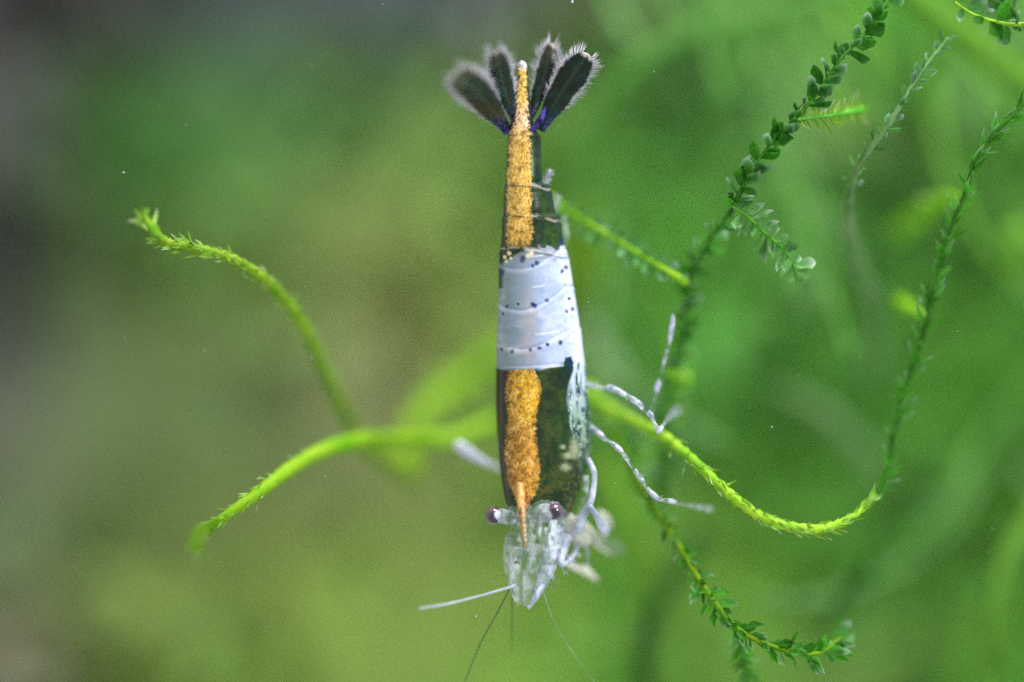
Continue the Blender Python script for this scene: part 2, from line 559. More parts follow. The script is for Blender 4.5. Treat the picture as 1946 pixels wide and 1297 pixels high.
st_frond = plant_mat('frond_stem', lin(70, 160, 40), lin(125, 195, 70), transl=0.4)
strand([(1390, 392, 0.05, 2.5), (1420, 412, 0.03, 3), (1455, 445, 0.0, 3), (1488, 474, 0.0, 3), (1505, 500, 0.05, 3), (1516, 535, 0.15, 2)],
       'small frond of paired oval leaves with painted silvery sheen off the dark strand', st_frond, lf_sheen, 'oval', 44, 7, 58, seed=14, spread=0.45, name='moss_frond',)
strand([(1515, 228, 0.0, 2), (1555, 223, 0.03, 2.5), (1595, 217, 0.12, 3.5), (1632, 210, 0.3, 6), (1645, 208, 0.35, 3)],
       'short bright green side shoot with hair-like leaves near the top', st_frond, lf_lime, 'pointed', 34, 4, 55, seed=15, spread=0.6, name='moss_shoot')
strand([(1655, 720, 2.2, 15), (1664, 620, 1.7, 15), (1640, 530, 1.0, 15), (1616, 450, 0.6, 14), (1612, 390, 0.35, 11), (1624, 330, 0.15, 8), (1652, 285, 0.05, 7), (1692, 232, 0.02, 6),
        (1722, 180, 0.02, 4), (1756, 130, 0.05, 4), (1802, 72, 0.12, 3)],
       'pale green moss strand bending down and fading into blur', st_pale, lf_glint, 'oval', 28, 10, 26, seed=17, spread=0.9, taper_tip=False)
strand([(1655, 955, 0.15, 3), (1680, 915, 0.2, 3), (1696, 860, 0.25, 3), (1704, 800, 0.25, 2.8), (1735, 700, 0.25, 3.5), (1762, 610, 0.2, 4.9), (1782, 520, 0.2, 4.2), (1810, 430, 0.18, 4.2), (1832, 372, 0.12, 4.2),
        (1856, 300, 0.08, 2.8), (1895, 250, 0.05, 3.5), (1950, 195, 0.05, 3.5)],
       'rightmost dark green moss strand with narrow upright leaves', st_green, lf_mid, 'pointed', 43, 7, 22, seed=19, spread=1.5, taper_tip=False)
strand([(1822, 372, 0.5, 4), (1790, 378, 0.9, 10), (1750, 405, 1.4, 15), (1705, 445, 1.8, 14)],
       'blurred yellow green side shoot left of the rightmost strand', st_lime2, lf_lime, 'oval', 26, 14, 25, seed=20, name='moss_shoot')
strand([(1758, 600, 0.3, 3), (1735, 590, 0.6, 8), (1712, 575, 0.9, 12), (1704, 568, 1.0, 5)],
       'bright yellow green bud at mid height on the rightmost strand', st_lime2, lf_lime, 'pointed', 30, 8, 30, seed=21, name='moss_shoot')
strand([(1752, 615, 0.3, 3), (1738, 640, 0.8, 9), (1728, 665, 1.3, 10), (1724, 680, 1.5, 4)],
       'dull green bud hanging below the bright yellow bud', st_green, lf_lime, 'pointed', 26, 10, 30, seed=22, name='moss_shoot')
strand([(1270, 708, 0.5, 4), (1285, 716, 0.6, 9), (1302, 718, 0.65, 10), (1310, 718, 0.7, 4)],
       'tiny round lime bud beside the shrimp leg tip', st_lime2, None, seed=23, name='moss_bud')
strand([(1148, 770, 0.9, 5), (1180, 850, 0.6, 6), (1232, 948, 0.35, 6), (1290, 1038, 0.25, 6), (1340, 1120, 0.12, 6), (1395, 1190, 0.08, 6), (1450, 1222, 0.05, 5), (1510, 1240, 0.03, 5),
        (1560, 1240, 0.08, 4), (1605, 1205, 0.25, 3)],
       'lower moss strand descending right with dark curled leaves at its end', st_lime2, lf_mid, 'oval', 36, 4.6, 38, seed=25, spread=1.3, taper_tip=False,
       sizef=lambda t: 0.75 if t < 0.5 else 1.05)
strand([(1398, 1192, 0.1, 4), (1412, 1240, 0.25, 4), (1425, 1320, 0.4, 4)],
       'leafy branch dropping to the bottom edge from the lower strand', st_green, lf_mid, 'pointed', 44, 7, 34, seed=26, spread=0.9, taper_tip=False)
strand([(1690, -50, 1.3, 18), (1770, 20, 1.3, 24), (1840, 72, 1.3, 27), (1910, 130, 1.4, 28), (1990, 190, 1.5, 28)],
       'thick blurred bright green stem crossing the top right corner', bg_lime, None, seed=27)
strand([(1815, 5, 0.0, 2.5), (1850, 28, 0.0, 3), (1895, 43, 0.0, 4), (1930, 47, 0.0, 4), (1985, 40, 0.0, 4)],
       'thin yellow green stem in the top right corner with dark leaves above', st_lime, lf_dark, 'broad', 44, 15, 60, seed=28, spread=1.0, taper_tip=False)
strand([(1940, 60, 0.15, 4), (1925, 20, 0.15, 4), (1890, -10, 0.2, 4), (1850, -30, 0.2, 4)],
       'dark leafy moss branch hanging from the top edge near the corner', st_dark, lf_dark, 'broad', 46, 13, 45, seed=29, spread=1.2, taper_tip=False)
# large soft shapes further back
strand([(1040, 440, 2.2, 13), (1085, 320, 2.0, 14), (1160, 180, 1.9, 15), (1260, 90, 1.9, 16), (1400, 40, 1.9, 16), (1620, -30, 2, 16)],
       'broad pale green blurred stem arching behind the tail to the top', bg_green, None, seed=31)
strand([(1330, 330, 2.2, 14), (1352, 230, 2.0, 14), (1390, 130, 2.0, 14), (1470, 20, 2.1, 14), (1520, -60, 2.1, 14)],
       'soft green blurred stem just left of the tall dark strand', st_green, bl_green, 'oval', 30, 24, 30, seed=41)
strand([(1430, 690, 2.2, 18), (1452, 600, 2.0, 20), (1450, 500, 2.0, 20), (1430, 430, 2.1, 14)],
       'short light green blurred stem under the small frond', bg_green, None, seed=42)
strand([(1620, 1160, 2.4, 9), (1700, 1060, 2.2, 10), (1800, 950, 2.2, 11), (1880, 820, 2.4, 11), (1990, 700, 2.5, 11)],
       'greyish green blurred stem slanting up to the lower right edge', bg_green, bl_green, 'oval', 32, 30, 30, seed=43)
strand([(1560, 1200, 1.3, 8), (1640, 1090, 1.3, 9), (1730, 980, 1.4, 9), (1790, 860, 1.6, 9)],
       'dark blurred moss stem slanting above the curled leaf end', st_dark, lf_dark, 'oval', 32, 16, 30, seed=44)
strand([(1890, 1320, 1.4, 12), (1880, 1180, 1.3, 13), (1920, 1040, 1.4, 14), (1990, 930, 1.6, 14)],
       'lime blurred moss stem rising near the bottom right corner', bg_lime, bl_green, 'oval', 34, 22, 30, seed=45)
strand([(1230, 1320, 1.8, 18), (1220, 1240, 1.7, 20), (1260, 1130, 1.7, 20), (1330, 1010, 1.9, 18)],
       'dark green blurred stem below the lower moss strand', st_dark, lf_mid, 'oval', 46, 22, 35, seed=46)
strand([(1950, 430, 1.9, 22), (1925, 470, 1.8, 28), (1930, 540, 1.9, 24)],
       'blurred bright green moss clump at the right edge', bg_lime, bl_green, 'broad', 50, 26, 45, seed=47, name='moss_clump')
strand([(1150, 880, 1.8, 8), (1180, 950, 1.6, 12), (1215, 1030, 1.7, 14), (1235, 1110, 2.2, 14)],
       'blurred yellow green blade behind the shrimp mouthparts', st_lime2, lf_mid, 'oval', 30, 22, 20, seed=32)
strand([(1480, 745, 2.3, 16), (1560, 785, 2.1, 20), (1630, 850, 2.1, 22), (1680, 930, 2.3, 18)],
       'wide greyish green blurred stem inside the curve of the hook', st_pale, None, seed=33)
strand([(1125, 400, 2.2, 24), (1115, 480, 2.2, 34), (1122, 560, 2.3, 24)],
       'blurred vivid green moss patch just right of the white band', st_lime2, lf_mid, 'broad', 60, 30, 50, seed=34, name='moss_clump')
strand([(1110, 620, 2.2, 14), (1160, 690, 2.1, 16), (1215, 780, 2.1, 16), (1280, 900, 2.4, 14)],
       'greyish green blurred stem behind the first walking leg', st_grey, None, seed=35)
G = 'out of focus moss strands in the depth of the tank'
for k in range(34):
    r = random.Random(100 + k)
    thin = k % 2
    x0 = r.uniform(1150, 2100); y0 = r.uniform(-60, 1500); a = r.uniform(0.5, 2.4); L = r.uniform(350, 900)
    dz = r.uniform(0.9, 2.2) if thin else r.uniform(2.2, 4.2)
    bend = r.uniform(-1.6, 1.6)
    rows = []
    for j in range(6):
        q = a + bend * (j / 5 - 0.5)
        rows.append((x0, y0, dz + 0.25 * j, r.uniform(5, 10) if thin else r.uniform(9, 20)))
        x0 += math.cos(q) * L / 5; y0 -= math.sin(q) * L / 5
        if x0 < 1140 and y0 > 0: x0 = 1140 + r.uniform(0, 20)
    sm, lm = [(bg_green, bl_green), (st_green, lf_mid), (st_dark, lf_mid), (bg_green, bl_green), (st_pale, bl_green), (st_green, lf_dark), (bg_lime, bl_green)][k % 7]
    if thin: sm, lm = [(bg_green, bl_green), (bg_lime, bl_green), (st_green, bl_green), (st_pale, bl_green)][(k // 2) % 4]
    strand(rows, 'out of focus green moss strand deep behind the sharp strands on the right', sm, lm, 'oval', 34 if thin else 52, 20 if thin else 34, 35, seed=200 + k, group=G)

# ------------------------------------------------------------------ the shrimp
PHI = math.radians(22)
cph, sph = math.cos(PHI), math.sin(PHI)
ST = np.array([
    (116, 990, 994, 992), (119, 986, 998, 992), (124, 984, 1001, 992.5), (140, 983, 1002, 993), (180, 978, 1006, 991), (220, 972, 1011, 990), (245, 968, 1016, 989), (252, 966, 1022, 987),
    (258, 966, 1028, 986), (300, 963, 1029, 985), (347, 961, 1031, 985), (353, 960, 1046, 986), (400, 957, 1056, 987), (406, 957, 1058, 987), (412, 956, 1066, 987),
    (465, 953, 1074, 986), (480, 951, 1079, 987), (520, 949, 1087, 989), (560, 948, 1094, 990), (600, 947, 1101, 992), (650, 945, 1108, 993), (700, 944, 1115, 992),
    (760, 943, 1122, 991), (800, 943, 1127, 991), (840, 945, 1128, 992), (880, 949, 1123, 993), (910, 953, 1114, 993), (940, 958, 1103, 992), (965, 964, 1095, 992),
    (980, 968, 1086, 994), (1000, 967, 1076, 996), (1040, 965, 1064, 1000), (1080, 966, 1052, 1003), (1110, 970, 1040, 1004), (1135, 982, 1026, 1006), (1147, 998, 1012, 1006)])
NR, NT = 620, 240
PY = np.linspace(116, 1147, NR)
xL = np.interp(PY, ST[:, 0], ST[:, 1]); xR = np.interp(PY, ST[:, 0], ST[:, 2]); xD = np.interp(PY, ST[:, 0], ST[:, 3])
cx = (xL + xR) / 2; h = (xR - xL) / 2
b = np.maximum((cx - xD) / sph, 0.6 * h)
b = np.minimum(b, 0.98 * h / sph)
a = np.sqrt(np.maximum(h ** 2 - (b * sph) ** 2, 1)) / cph
for _ in range(2):
    b = np.convolve(np.pad(b, 4, 'edge'), np.ones(9) / 9, 'valid')
a = np.sqrt(np.maximum(h ** 2 - (b * sph) ** 2, 1)) / cph
dors = np.interp(PY, [116, 250, 400, 700, 960, 1150], [0.10, 0.05, 0.02, 0.0, 0.0, 0.05])
cdep = dors + b * cph * U
TH = np.linspace(0, 2 * math.pi, NT, endpoint=False)
# segment edges of the shell, at the dorsal line; each is a small raised lip
SEAMS = [(254, -8, 0.05), (350, -26, 0.06), (408, -30, 0.06), (472, -30, 0.05), (512, 80, 0.025), (590, 98, 0.03), (664, 88, 0.03), (697, 18, 0.03)]
TT, YY = np.meshgrid(TH, PY)
side = (1 - np.cos(TT)) ** 0.73 * np.where(np.sin(TT) < 0, 0.45, 1.0)
lip = np.zeros_like(YY)
for y0, k, hgt in SEAMS:
    ys = y0 - k * np.clip(side, 0, .78) * 0.6
    q = YY - ys
    L = 26 if y0 > 480 else 18
    lip += hgt * np.where(q < 0, 0, np.exp(-q / L)) * sstep(-0.1, 1.5, q) - 0.4 * hgt * np.exp(-(q / 2.5) ** 2)
rs = np.random.RandomState(5)
wob = 0.012 * (fbm(YY / 40, np.cos(TT) * 3 + 8, 3) - 0.5)
sc_r = 1 + np.clip(lip, -.05, .06) * 0.6 + wob
# a slight keel along the back of the carapace
keel = 0.03 * np.exp(-(np.minimum(TT, 2 * math.pi - TT) / 0.18) ** 2) * sstep(690, 760, YY)
lat = a[:, None] * np.sign(np.sin(TT)) * np.abs(np.sin(TT)) ** 0.95 * sc_r
dv = b[:, None] * (np.cos(TT)) * (sc_r + keel)
# belly is flatter than the back
dv = np.where(dv < 0, dv * 0.8, dv)
X = cx[:, None] + lat * cph - dv * sph
Yd = cdep[:, None] - (lat * sph + dv * cph) * U
V = np.stack([(X - 973) * U * (D + Yd) / D, Yd, (648.5 - YY) * U * (D + Yd) / D], -1).reshape(-1, 3)
F = []
for i in range(NR - 1):
    for j in range(NT):
        j2 = (j + 1) % NT
        F.append((i * NT + j, (i + 1) * NT + j, (i + 1) * NT + j2, i * NT + j2))
F.append(tuple(range(NT)))
F.append(tuple((NR - 1) * NT + k for k in range(NT))[::-1])

# paint of the shell
x = X.ravel(); y = YY.ravel(); th = TT.ravel()
near = (np.cos(th - 0.0) * cph + np.sin(th) * sph) > -0.25       # turned to the camera side
C = np.zeros((len(x), 3))
nA = fbm(x / 9, y / 9); nB = fbm(x / 22 + 40, y / 22 + 3); nC = fbm(x / 5 + 9, y / 5); nD = fbm(x / 14 + 70, y / 40 + 3)


def blend(C, m, col):
    m = np.clip(m, 0, 1)[:, None]
    return C * (1 - m) + np.asarray(col) * m


dark = blend(np.tile(lin(24, 44, 24), (len(x), 1)), sstep(.4, .95, nB + .3 * (nC - .5)), lin(62, 76, 30))
dark = blend(dark, sstep(.4, .95, nD + .3 * (nA - .5)), lin(46, 78, 28))
dark = blend(dark, sstep(.55, .75, nC) * 0.5, lin(20, 30, 14))
c_left = lin(38, 24, 10)
dark = blend(dark, 1 - sstep(-12, 2, x - np.interp(y, [250, 470, 700, 800, 950], [966, 964, 972, 964, 972])), c_left)
ringed = np.minimum(1, np.exp(-((xR.repeat(NT) - x) / 12) ** 2))
dark = blend(dark, ringed * (y < 480) * 0.7, lin(10, 46, 42))
white = blend(np.tile(lin(130, 146, 156), (len(x), 1)), sstep(960, 1065, x), lin(172, 184, 220))  # band lightens to the right: side light painted into its colour
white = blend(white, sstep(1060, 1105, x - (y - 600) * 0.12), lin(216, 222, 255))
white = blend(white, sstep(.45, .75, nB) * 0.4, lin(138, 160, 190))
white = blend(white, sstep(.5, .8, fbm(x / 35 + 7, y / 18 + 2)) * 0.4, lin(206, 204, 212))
white = blend(white, sstep(.55, .7, fbm(x / 6, y / 6 + 55, 3)) * 0.3, lin(128, 150, 176))
white = blend(white, np.exp(-((x - 1003) / 12) ** 2) * sstep(500, 620, y) * 0.3 * sstep(.3, .6, nB), lin(205, 160, 125))
# dark-white borders
up = np.interp(x, [940, 955, 1000, 1045, 1062, 1075, 1100], [520, 500, 478, 474, 480, 452, 420]) + 9 * (nC - .5) + 9 * (nA - .5) - 4
lo = np.interp(x, [940, 960, 990, 1040, 1070, 1080, 1092, 1100, 1112, 1130], [700, 703, 706, 701, 692, 684, 690, 760, 800, 830]) + 7 * (nC - .5) + 6 * (nA - .5)
w_mask = sstep(-3, 4, y - up) * (1 - sstep(-4, 3, y - lo))
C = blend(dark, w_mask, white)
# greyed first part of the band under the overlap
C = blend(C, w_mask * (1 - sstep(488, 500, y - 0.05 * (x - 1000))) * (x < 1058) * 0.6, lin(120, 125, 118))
C = blend(C, (1 - sstep(0, 10, x - (952 - (y - 500) * .03))) * (y > 478) * (y < 548) * 0.95, lin(20, 42, 24))
# seams drawn where shell edges overlap
for y0, k, hgt in SEAMS:
    ys = (y0 - k * np.clip(side, 0, .78) * 0.6).ravel()
    q = y - ys
    if y0 > 490 and y0 < 690:
        C = blend(C, np.exp(-(q / 1.9) ** 2) * 0.45 * sstep(.38, .6, nB), lin(88, 112, 170))
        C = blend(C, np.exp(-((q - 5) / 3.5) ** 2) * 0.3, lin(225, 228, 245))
    elif y0 <= 480:
        C = blend(C, np.exp(-((q + 2) / 2.2) ** 2) * 0.7 * sstep(.42, .62, nA), lin(196, 178, 180))
        C = blend(C, np.exp(-((q - 4) / 2.5) ** 2) * 0.6 * (x > 1010), lin(18, 36, 22))
# flank: pale with dark wavy streaks
fl = np.interp(y, [690, 700, 730, 760, 800, 830, 870, 900, 940, 965], [1086, 1090, 1079, 1075, 1080, 1086, 1098, 1102, 1104, 1100])
fm = sstep(-1, 2, x - fl) * (y > 688) * (y < 965)
stre = fbm(x / 4 + 2, y / 24 + 7, 4)
flb = blend(np.tile(lin(186, 200, 224), (len(x), 1)), sstep(710, 800, y), lin(134, 160, 142))
stre2 = fbm(x / 9 + 12, y / 60 + 3, 2)
flc = blend(flb, sstep(.36, .62, stre * .6 + stre2 * .4 + 0.10 * sstep(700, 840, y) - 0.04), lin(26, 66, 58))
flc = blend(flc, sstep(.62, .8, fbm(x / 3, y / 5 + 90, 2)) * .7, lin(200, 212, 215))
flc = blend(flc, sstep(780, 900, y) * 0.35, lin(60, 90, 55))
C = C * (1 - fm[:, None]) + flc * fm[:, None]
C = blend(C, np.exp(-((x - fl) / 2.2) ** 2) * (y > 705) * (y < 850) * 0.8, lin(12, 56, 44))
for y0_, x0_, x1_ in ((546, 1012, 1036), (636, 1018, 1062), (489, 1003, 1032), (700, 1030, 1075)):  # thin highlights painted as white arcs on the shell
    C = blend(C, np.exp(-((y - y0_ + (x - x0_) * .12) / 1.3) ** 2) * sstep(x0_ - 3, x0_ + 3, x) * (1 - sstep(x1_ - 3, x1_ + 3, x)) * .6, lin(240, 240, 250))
# dark cap at the upper corner of the carapace
def dot(C, cx_, cy_, rx, ry, col, al=1.0, soft=0.25):
    q = np.sqrt(((x - cx_) / rx) ** 2 + ((y - cy_) / ry) ** 2) + 0.9 * (nC - .5)
    return blend(C, (1 - sstep(1 - soft, 1 + soft, q)) * al * near, col)
NAVY = lin(16, 32, 70)
C = dot(C, 1082, 690, 8.5, 11, lin(8, 44, 72))
C = dot(C, 1076, 704, 7, 14, lin(10, 46, 44))
for cx_, cy_, r_ in [(994, 493, 5), (1013, 506, 5), (1020, 500, 5.5), (1076, 509, 5.2), (1068, 516, 3.4), (952, 518, 8), (963, 583, 3.8), (985, 578, 3.5), (1012, 579, 4.5), (1016, 582, 4.2), (1040, 571, 4.2),
                     (1082, 568, 3), (1088, 588, 3), (1077, 592, 3.5), (956, 597, 4), (953, 664, 3.2), (973, 669, 4.8), (1025, 662, 4.5), (1040, 655, 4.5), (1065, 652, 4.2), (1008, 665, 3.0), (1100, 745, 4), (1108, 780, 4), (1070, 462, 9)]:
    q_ = random.Random(int(cx_ * 3 + cy_)); f_ = q_.uniform(.7, 1.1)
    C = dot(C, cx_, cy_, r_ * f_, r_ * f_ * q_.uniform(.8, 1.3), lin(18, 36, 92), q_.uniform(.8, 1), .5)
for cx_, cy_, r_ in [(959, 489, 4), (968, 482, 4.5), (971, 491, 3.5), (962, 497, 3.5), (1010, 482, 4), (1003, 487, 4)]:
    C = dot(C, cx_, cy_, r_, r_, lin(225, 210, 175))
for cx_, cy_, rx, ry in [(1080, 866, 9, 6), (1075, 888, 9, 7), (1092, 852, 8, 15), (1070, 850, 5, 4)]:
    C = dot(C, cx_, cy_, rx, ry, lin(160, 166, 135), 0.8, 0.9)
C = blend(C, np.exp(-(((x - 1095) / 20) ** 2 + ((y - 940) / 40) ** 2)) * sstep(.5, .75, nC) * .7, lin(150, 140, 48))
C = blend(C, np.exp(-(((x - 1040) / 30) ** 2 + ((y - 925) / 25) ** 2)) * sstep(.45, .7, nC) * .45, lin(110, 100, 36))
# gold back stripe
gl = np.interp(y, [116, 140, 230, 256, 300, 350, 400, 412, 440, 470, 474, 697, 705, 725, 745, 790, 830, 870, 885, 920, 940, 958, 975, 1040],
               [980, 986, 978, 968, 966, 964, 962, 965, 962, 962, 1010, 1010, 968, 963, 961, 965, 961, 960, 961, 966, 975, 984, 986, 996])
gr = np.interp(y, [116, 140, 230, 256, 300, 350, 400, 412, 440, 470, 474, 697, 705, 725, 745, 790, 830, 870, 885, 920, 940, 958, 975, 1040],
               [1004, 1000, 1004, 1006, 1008, 1010, 1010, 1010, 1013, 1006, 1009, 1009, 1015, 1026, 1027, 1018, 1018, 1023, 1027, 1023, 1018, 1006, 998, 1001])
jag = 8 * (fbm(x / 4, y / 3.5 + 9, 2) - .5)
gm = sstep(-2.6, 2.6, x - gl + jag) * (1 - sstep(-2.6, 2.6, x - gr + jag)) * near * (1 - sstep(1036, 1042, y))
for y0_ in (254, 350, 408):
    gm = gm * (1 - .8 * np.exp(-((y - y0_ - 4 - .05 * (x - 990)) / 2.2) ** 2) * sstep(.3, .5, nA))
gm = gm * (1 - 0.75 * sstep(.6, .72, fbm(x / 3.2 + 50, y / 3.2, 2)) * (1 - sstep(3, 12, np.minimum(x - gl, gr - x))))
gm = gm * (1 - sstep(455, 476, y + 14 * (nC - .5)) * (y < 600)) * sstep(696, 704, y + 12 * (nC - .5) + 600 * (y < 600)) * np.where((y > 472) & (y < 698), 0, 1)
gc = np.tile(lin(226, 182, 88), (len(x), 1))
gc = blend(gc, sstep(690, 720, y), lin(240, 186, 54))
gc = blend(gc, sstep(770, 830, y), lin(218, 160, 66))
gc = blend(gc, sstep(935, 965, y), lin(208, 148, 112))
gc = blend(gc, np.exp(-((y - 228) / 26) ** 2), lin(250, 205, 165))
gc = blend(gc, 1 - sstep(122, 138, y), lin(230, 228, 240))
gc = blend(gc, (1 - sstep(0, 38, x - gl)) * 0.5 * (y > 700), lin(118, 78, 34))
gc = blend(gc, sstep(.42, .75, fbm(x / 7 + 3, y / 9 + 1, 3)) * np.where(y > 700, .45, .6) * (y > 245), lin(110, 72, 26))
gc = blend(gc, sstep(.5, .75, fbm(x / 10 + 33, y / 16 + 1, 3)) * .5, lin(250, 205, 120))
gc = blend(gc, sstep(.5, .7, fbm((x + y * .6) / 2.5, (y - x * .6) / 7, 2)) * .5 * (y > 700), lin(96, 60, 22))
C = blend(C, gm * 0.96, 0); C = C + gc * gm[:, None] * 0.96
# telson sides and the pale head
C = blend(C, (y < 250) * (1 - gm) * .8, lin(24, 34, 26))
ed = np.interp(x, [950, 965, 1000, 1030, 1060, 1085, 1095, 1110], [955, 962, 966, 952, 956, 985, 992, 975]) + 8 * (nC - .5)
hm = sstep(-3, 3, y - ed)
headc = blend(np.tile(lin(184, 198, 186), (len(x), 1)), sstep(.4, .7, nA), lin(222, 228, 232))
headc = blend(headc, sstep(.55, .7, nB), lin(128, 158, 132))
headc = blend(headc, sstep(1020, 1055, x) * .6, lin(196, 208, 236))
C = C * (1 - (hm * (1 - gm))[:, None]) + headc * (hm * (1 - gm))[:, None]
for cx_, cy_, r_ in [(983, 1020, 2.5), (973, 1020, 2), (975, 1008, 2.5), (1015, 1012, 3), (1040, 999, 3), (1021, 1030, 3), (986, 1063, 4.5), (1023, 1047, 3.2), (1070, 1000, 2)]:
    C = dot(C, cx_, cy_, r_, r_ * 1.3, lin(40, 60, 58), 0.8, 0.4)
clear = hm * (1 - gm) * (0.82 - 0.55 * sstep(.45, .7, fbm(x / 6, y / 16 + 30)))
clear = np.clip(clear, 0, 1)
# underside: plain pale belly
C = blend(C, (~near) * 1.0 * sstep(400, 520, y), lin(150, 165, 170))
C = np.clip(C, 0, 1)

root = empty('shrimp', P(1030, 700, 0.15), 'shrimp hanging head down with gold back stripe and white band across dark green shell', 'shrimp')
m_shell = painted_mat('painted_shell')
body = mesh_obj('body', V, F, m_shell, root, attrs={'Col': C, 'gold': gm, 'clear': clear})

m_clear = flesh_mat('clear_shell', lin(175, 192, 180), lin(225, 230, 240), 0.85, 0.2, 18, lin(50, 80, 70), 0.30)
m_milk = flesh_mat('milky_limb', lin(165, 178, 200), lin(228, 230, 250), 0.35, 0.25, 12)
m_cream = flesh_mat('cream_limb', lin(195, 200, 180), lin(240, 240, 228), 0.05, 0.35, 14)
m_ghost = flesh_mat('glassy_limb', lin(140, 150, 150), lin(190, 195, 205), 0.75, 0.3, 12)
m_leg = flesh_mat('walking_limb', lin(150, 165, 185), lin(235, 235, 255), 0.82, 0.12, 34)
m_stub = flesh_mat('white_limb', lin(215, 218, 240), lin(240, 240, 255), 0.1, 0.3, 12)
m_scale = flesh_mat('scale_shell', lin(150, 170, 180), lin(228, 232, 250), 0.7, 0.2, 20)
m_hairwhite = flesh_mat('pale_bristle', lin(190, 190, 205), lin(225, 220, 235), 0.55, 0.4, 20)
m_fan = painted_mat('fan_plate', 0.35, 0.1)


def fan_blade(p0, p1, wid, d0, d1, seed, bend=0.0, peak=0.7, peeled=0.0):
    """one plate of the tail fan: cupped, thick, dark with a pale rim, then its bristles"""
    r = np.random.RandomState(seed)
    n, m = 46, 25
    A = np.array(p0, float); B = np.array(p1, float)
    ax = B - A; Ln = np.hypot(*ax); ax /= Ln; pr = np.array([-ax[1], ax[0]])
    V = []; Cx = []; E = []
    for top in (0, 1):
        for i in range(n):
            t = i / (n - 1)
            wv = wid * (0.3 + 0.7 * math.sin(math.pi * 0.5 * min(1, t / peak)) ** 1.6) * (math.sqrt(max(0, 1 - ((t - peak) / (1 - peak)) ** 2)) if t > peak else 1) * 0.5
            wv = max(wv, 0.3) * (1 + .12 * (float(vnoise(t * 9, seed * 7.7)) - .5))
            for j in range(m):
                s = -1 + 2 * j / (m - 1)
                q = A + ax * Ln * t + pr * (s * wv + bend * math.sin(math.pi * t) * wid)
                dep = d0 + (d1 - d0) * t + WR(3.0) * (s * s) * 1.5 + (WR(2.2) * (1 - s ** 4) if top else 0)
                V.append(P(q[0], q[1], dep))
                edge = max(abs(s) ** 3 * sstep(.2, .5, t) if True else 0, float(sstep(0.86, 1.0, t)))
                E.append((t, s, edge, q[0], q[1]))
    E = np.array(E)
    nn = fbm(E[:, 3] / 4, E[:, 4] / 4); n2 = fbm(E[:, 3] / 12 + 4, E[:, 4] / 12)
    base = blend(np.tile(lin(14, 26, 16), (len(E), 1)), sstep(.5, .9, n2), lin(18, 44, 38))
    base = blend(base, sstep(.72, .95, E[:, 0] + .3 * (n2 - .5)) * .22 * (seed != 4), lin(96, 76, 48))
    base = blend(base, sstep(.62, .95, E[:, 2] + .9 * (nn - .5)), lin(196, 190, 178))
    base = blend(base, np.exp(-(E[:, 1] / .09) ** 2) * .5 * sstep(.1, .3, E[:, 0]), lin(50, 58, 44))
    base = blend(base, (1 - sstep(0.0, .3, E[:, 0])) * sstep(.5, .6, nn), lin(62, 54, 130))
    F = []
    for i in range(n - 1):
        for j in range(m - 1):
            k = i * m + j
            F.append((k, k + 1, k + m + 1, k + m)); k += n * m
            F.append((k, k + m, k + m + 1, k + 1))
    o = n * m
    for i in range(n - 1):
        k = i * m; F.append((k, k + m, k + m + o, k + o)); k = i * m + m - 1; F.append((k, k + o, k + m + o, k + m))
    for j in range(m - 1):
        k = j; F.append((k, k + o, k + 1 + o, k + 1)); k = (n - 1) * m + j; F.append((k, k + 1, k + 1 + o, k + o))
    bl = mesh_obj('tail_fan_blade', V, F, m_fan, root, attrs={'Col': np.clip(base, 0, 1), 'gold': np.zeros(len(E)), 'clear': np.clip(E[:, 2] ** 2 * 0.25, 0, 1)})
    # bristles round the rim
    HV = []; HF = []
    for k in range(300):
        u = r.uniform(-1, 1)
        t = 0.25 + 0.75 * (1 - abs(u)) ** 0.6
        i = min(n - 1, int(t * (n - 1))); t = i / (n - 1)
        sgn = 1 if u > 0 else -1
        wv = wid * (0.3 + 0.7 * math.sin(math.pi * 0.5 * min(1, t / peak)) ** 1.6) * (math.sqrt(max(0, 1 - ((t - peak) / (1 - peak)) ** 2)) if t > peak else 1) * 0.5
        q = A + ax * Ln * t + pr * (sgn * wv * r.uniform(.85, 1) + bend * math.sin(math.pi * t) * wid)
        out = ax * (0.55 + 0.9 * float(sstep(.6, 1, t))) + pr * sgn * (1 - 0.85 * float(sstep(.85, 1, t)))
        out += r.normal(0, .12, 2); out /= np.hypot(*out)
        ln = r.uniform(6, 20) * (0.45 + 0.8 * t) * (.6 + .8 * float(vnoise(u * 8 + 9, seed * 3.3)))
        dep = d0 + (d1 - d0) * t
        a0 = q; a1 = q + out * ln; pw = np.array([-out[1], out[0]]) * 0.75
        k0 = len(HV)
        HV += [P(*(a0 - pw), dep), P(*(a0 + pw), dep), P(*a0, dep - 0.004), P(*a1, dep + r.normal(0, .02))]
        HF += [(k0, k0 + 1, k0 + 3), (k0 + 1, k0 + 2, k0 + 3), (k0 + 2, k0, k0 + 3)]
    f = mesh_obj('bristle_fringe', HV, HF, m_hairwhite, root, bl)
    f['kind'] = 'stuff'
    return bl


fan_blade((966, 252), (862, 136), 66, 0.10, -0.42, 1, 0.10, 0.74)
fan_blade((980, 236), (942, 94), 46, 0.12, -0.25, 2, -0.06, 0.72)
fan_blade((1004, 236), (1049, 82), 38, 0.10, 0.16, 3, 0.08, 0.66)
fan_blade((1026, 248), (1118, 102), 62, 0.10, 0.06, 4, -0.06, 0.68)

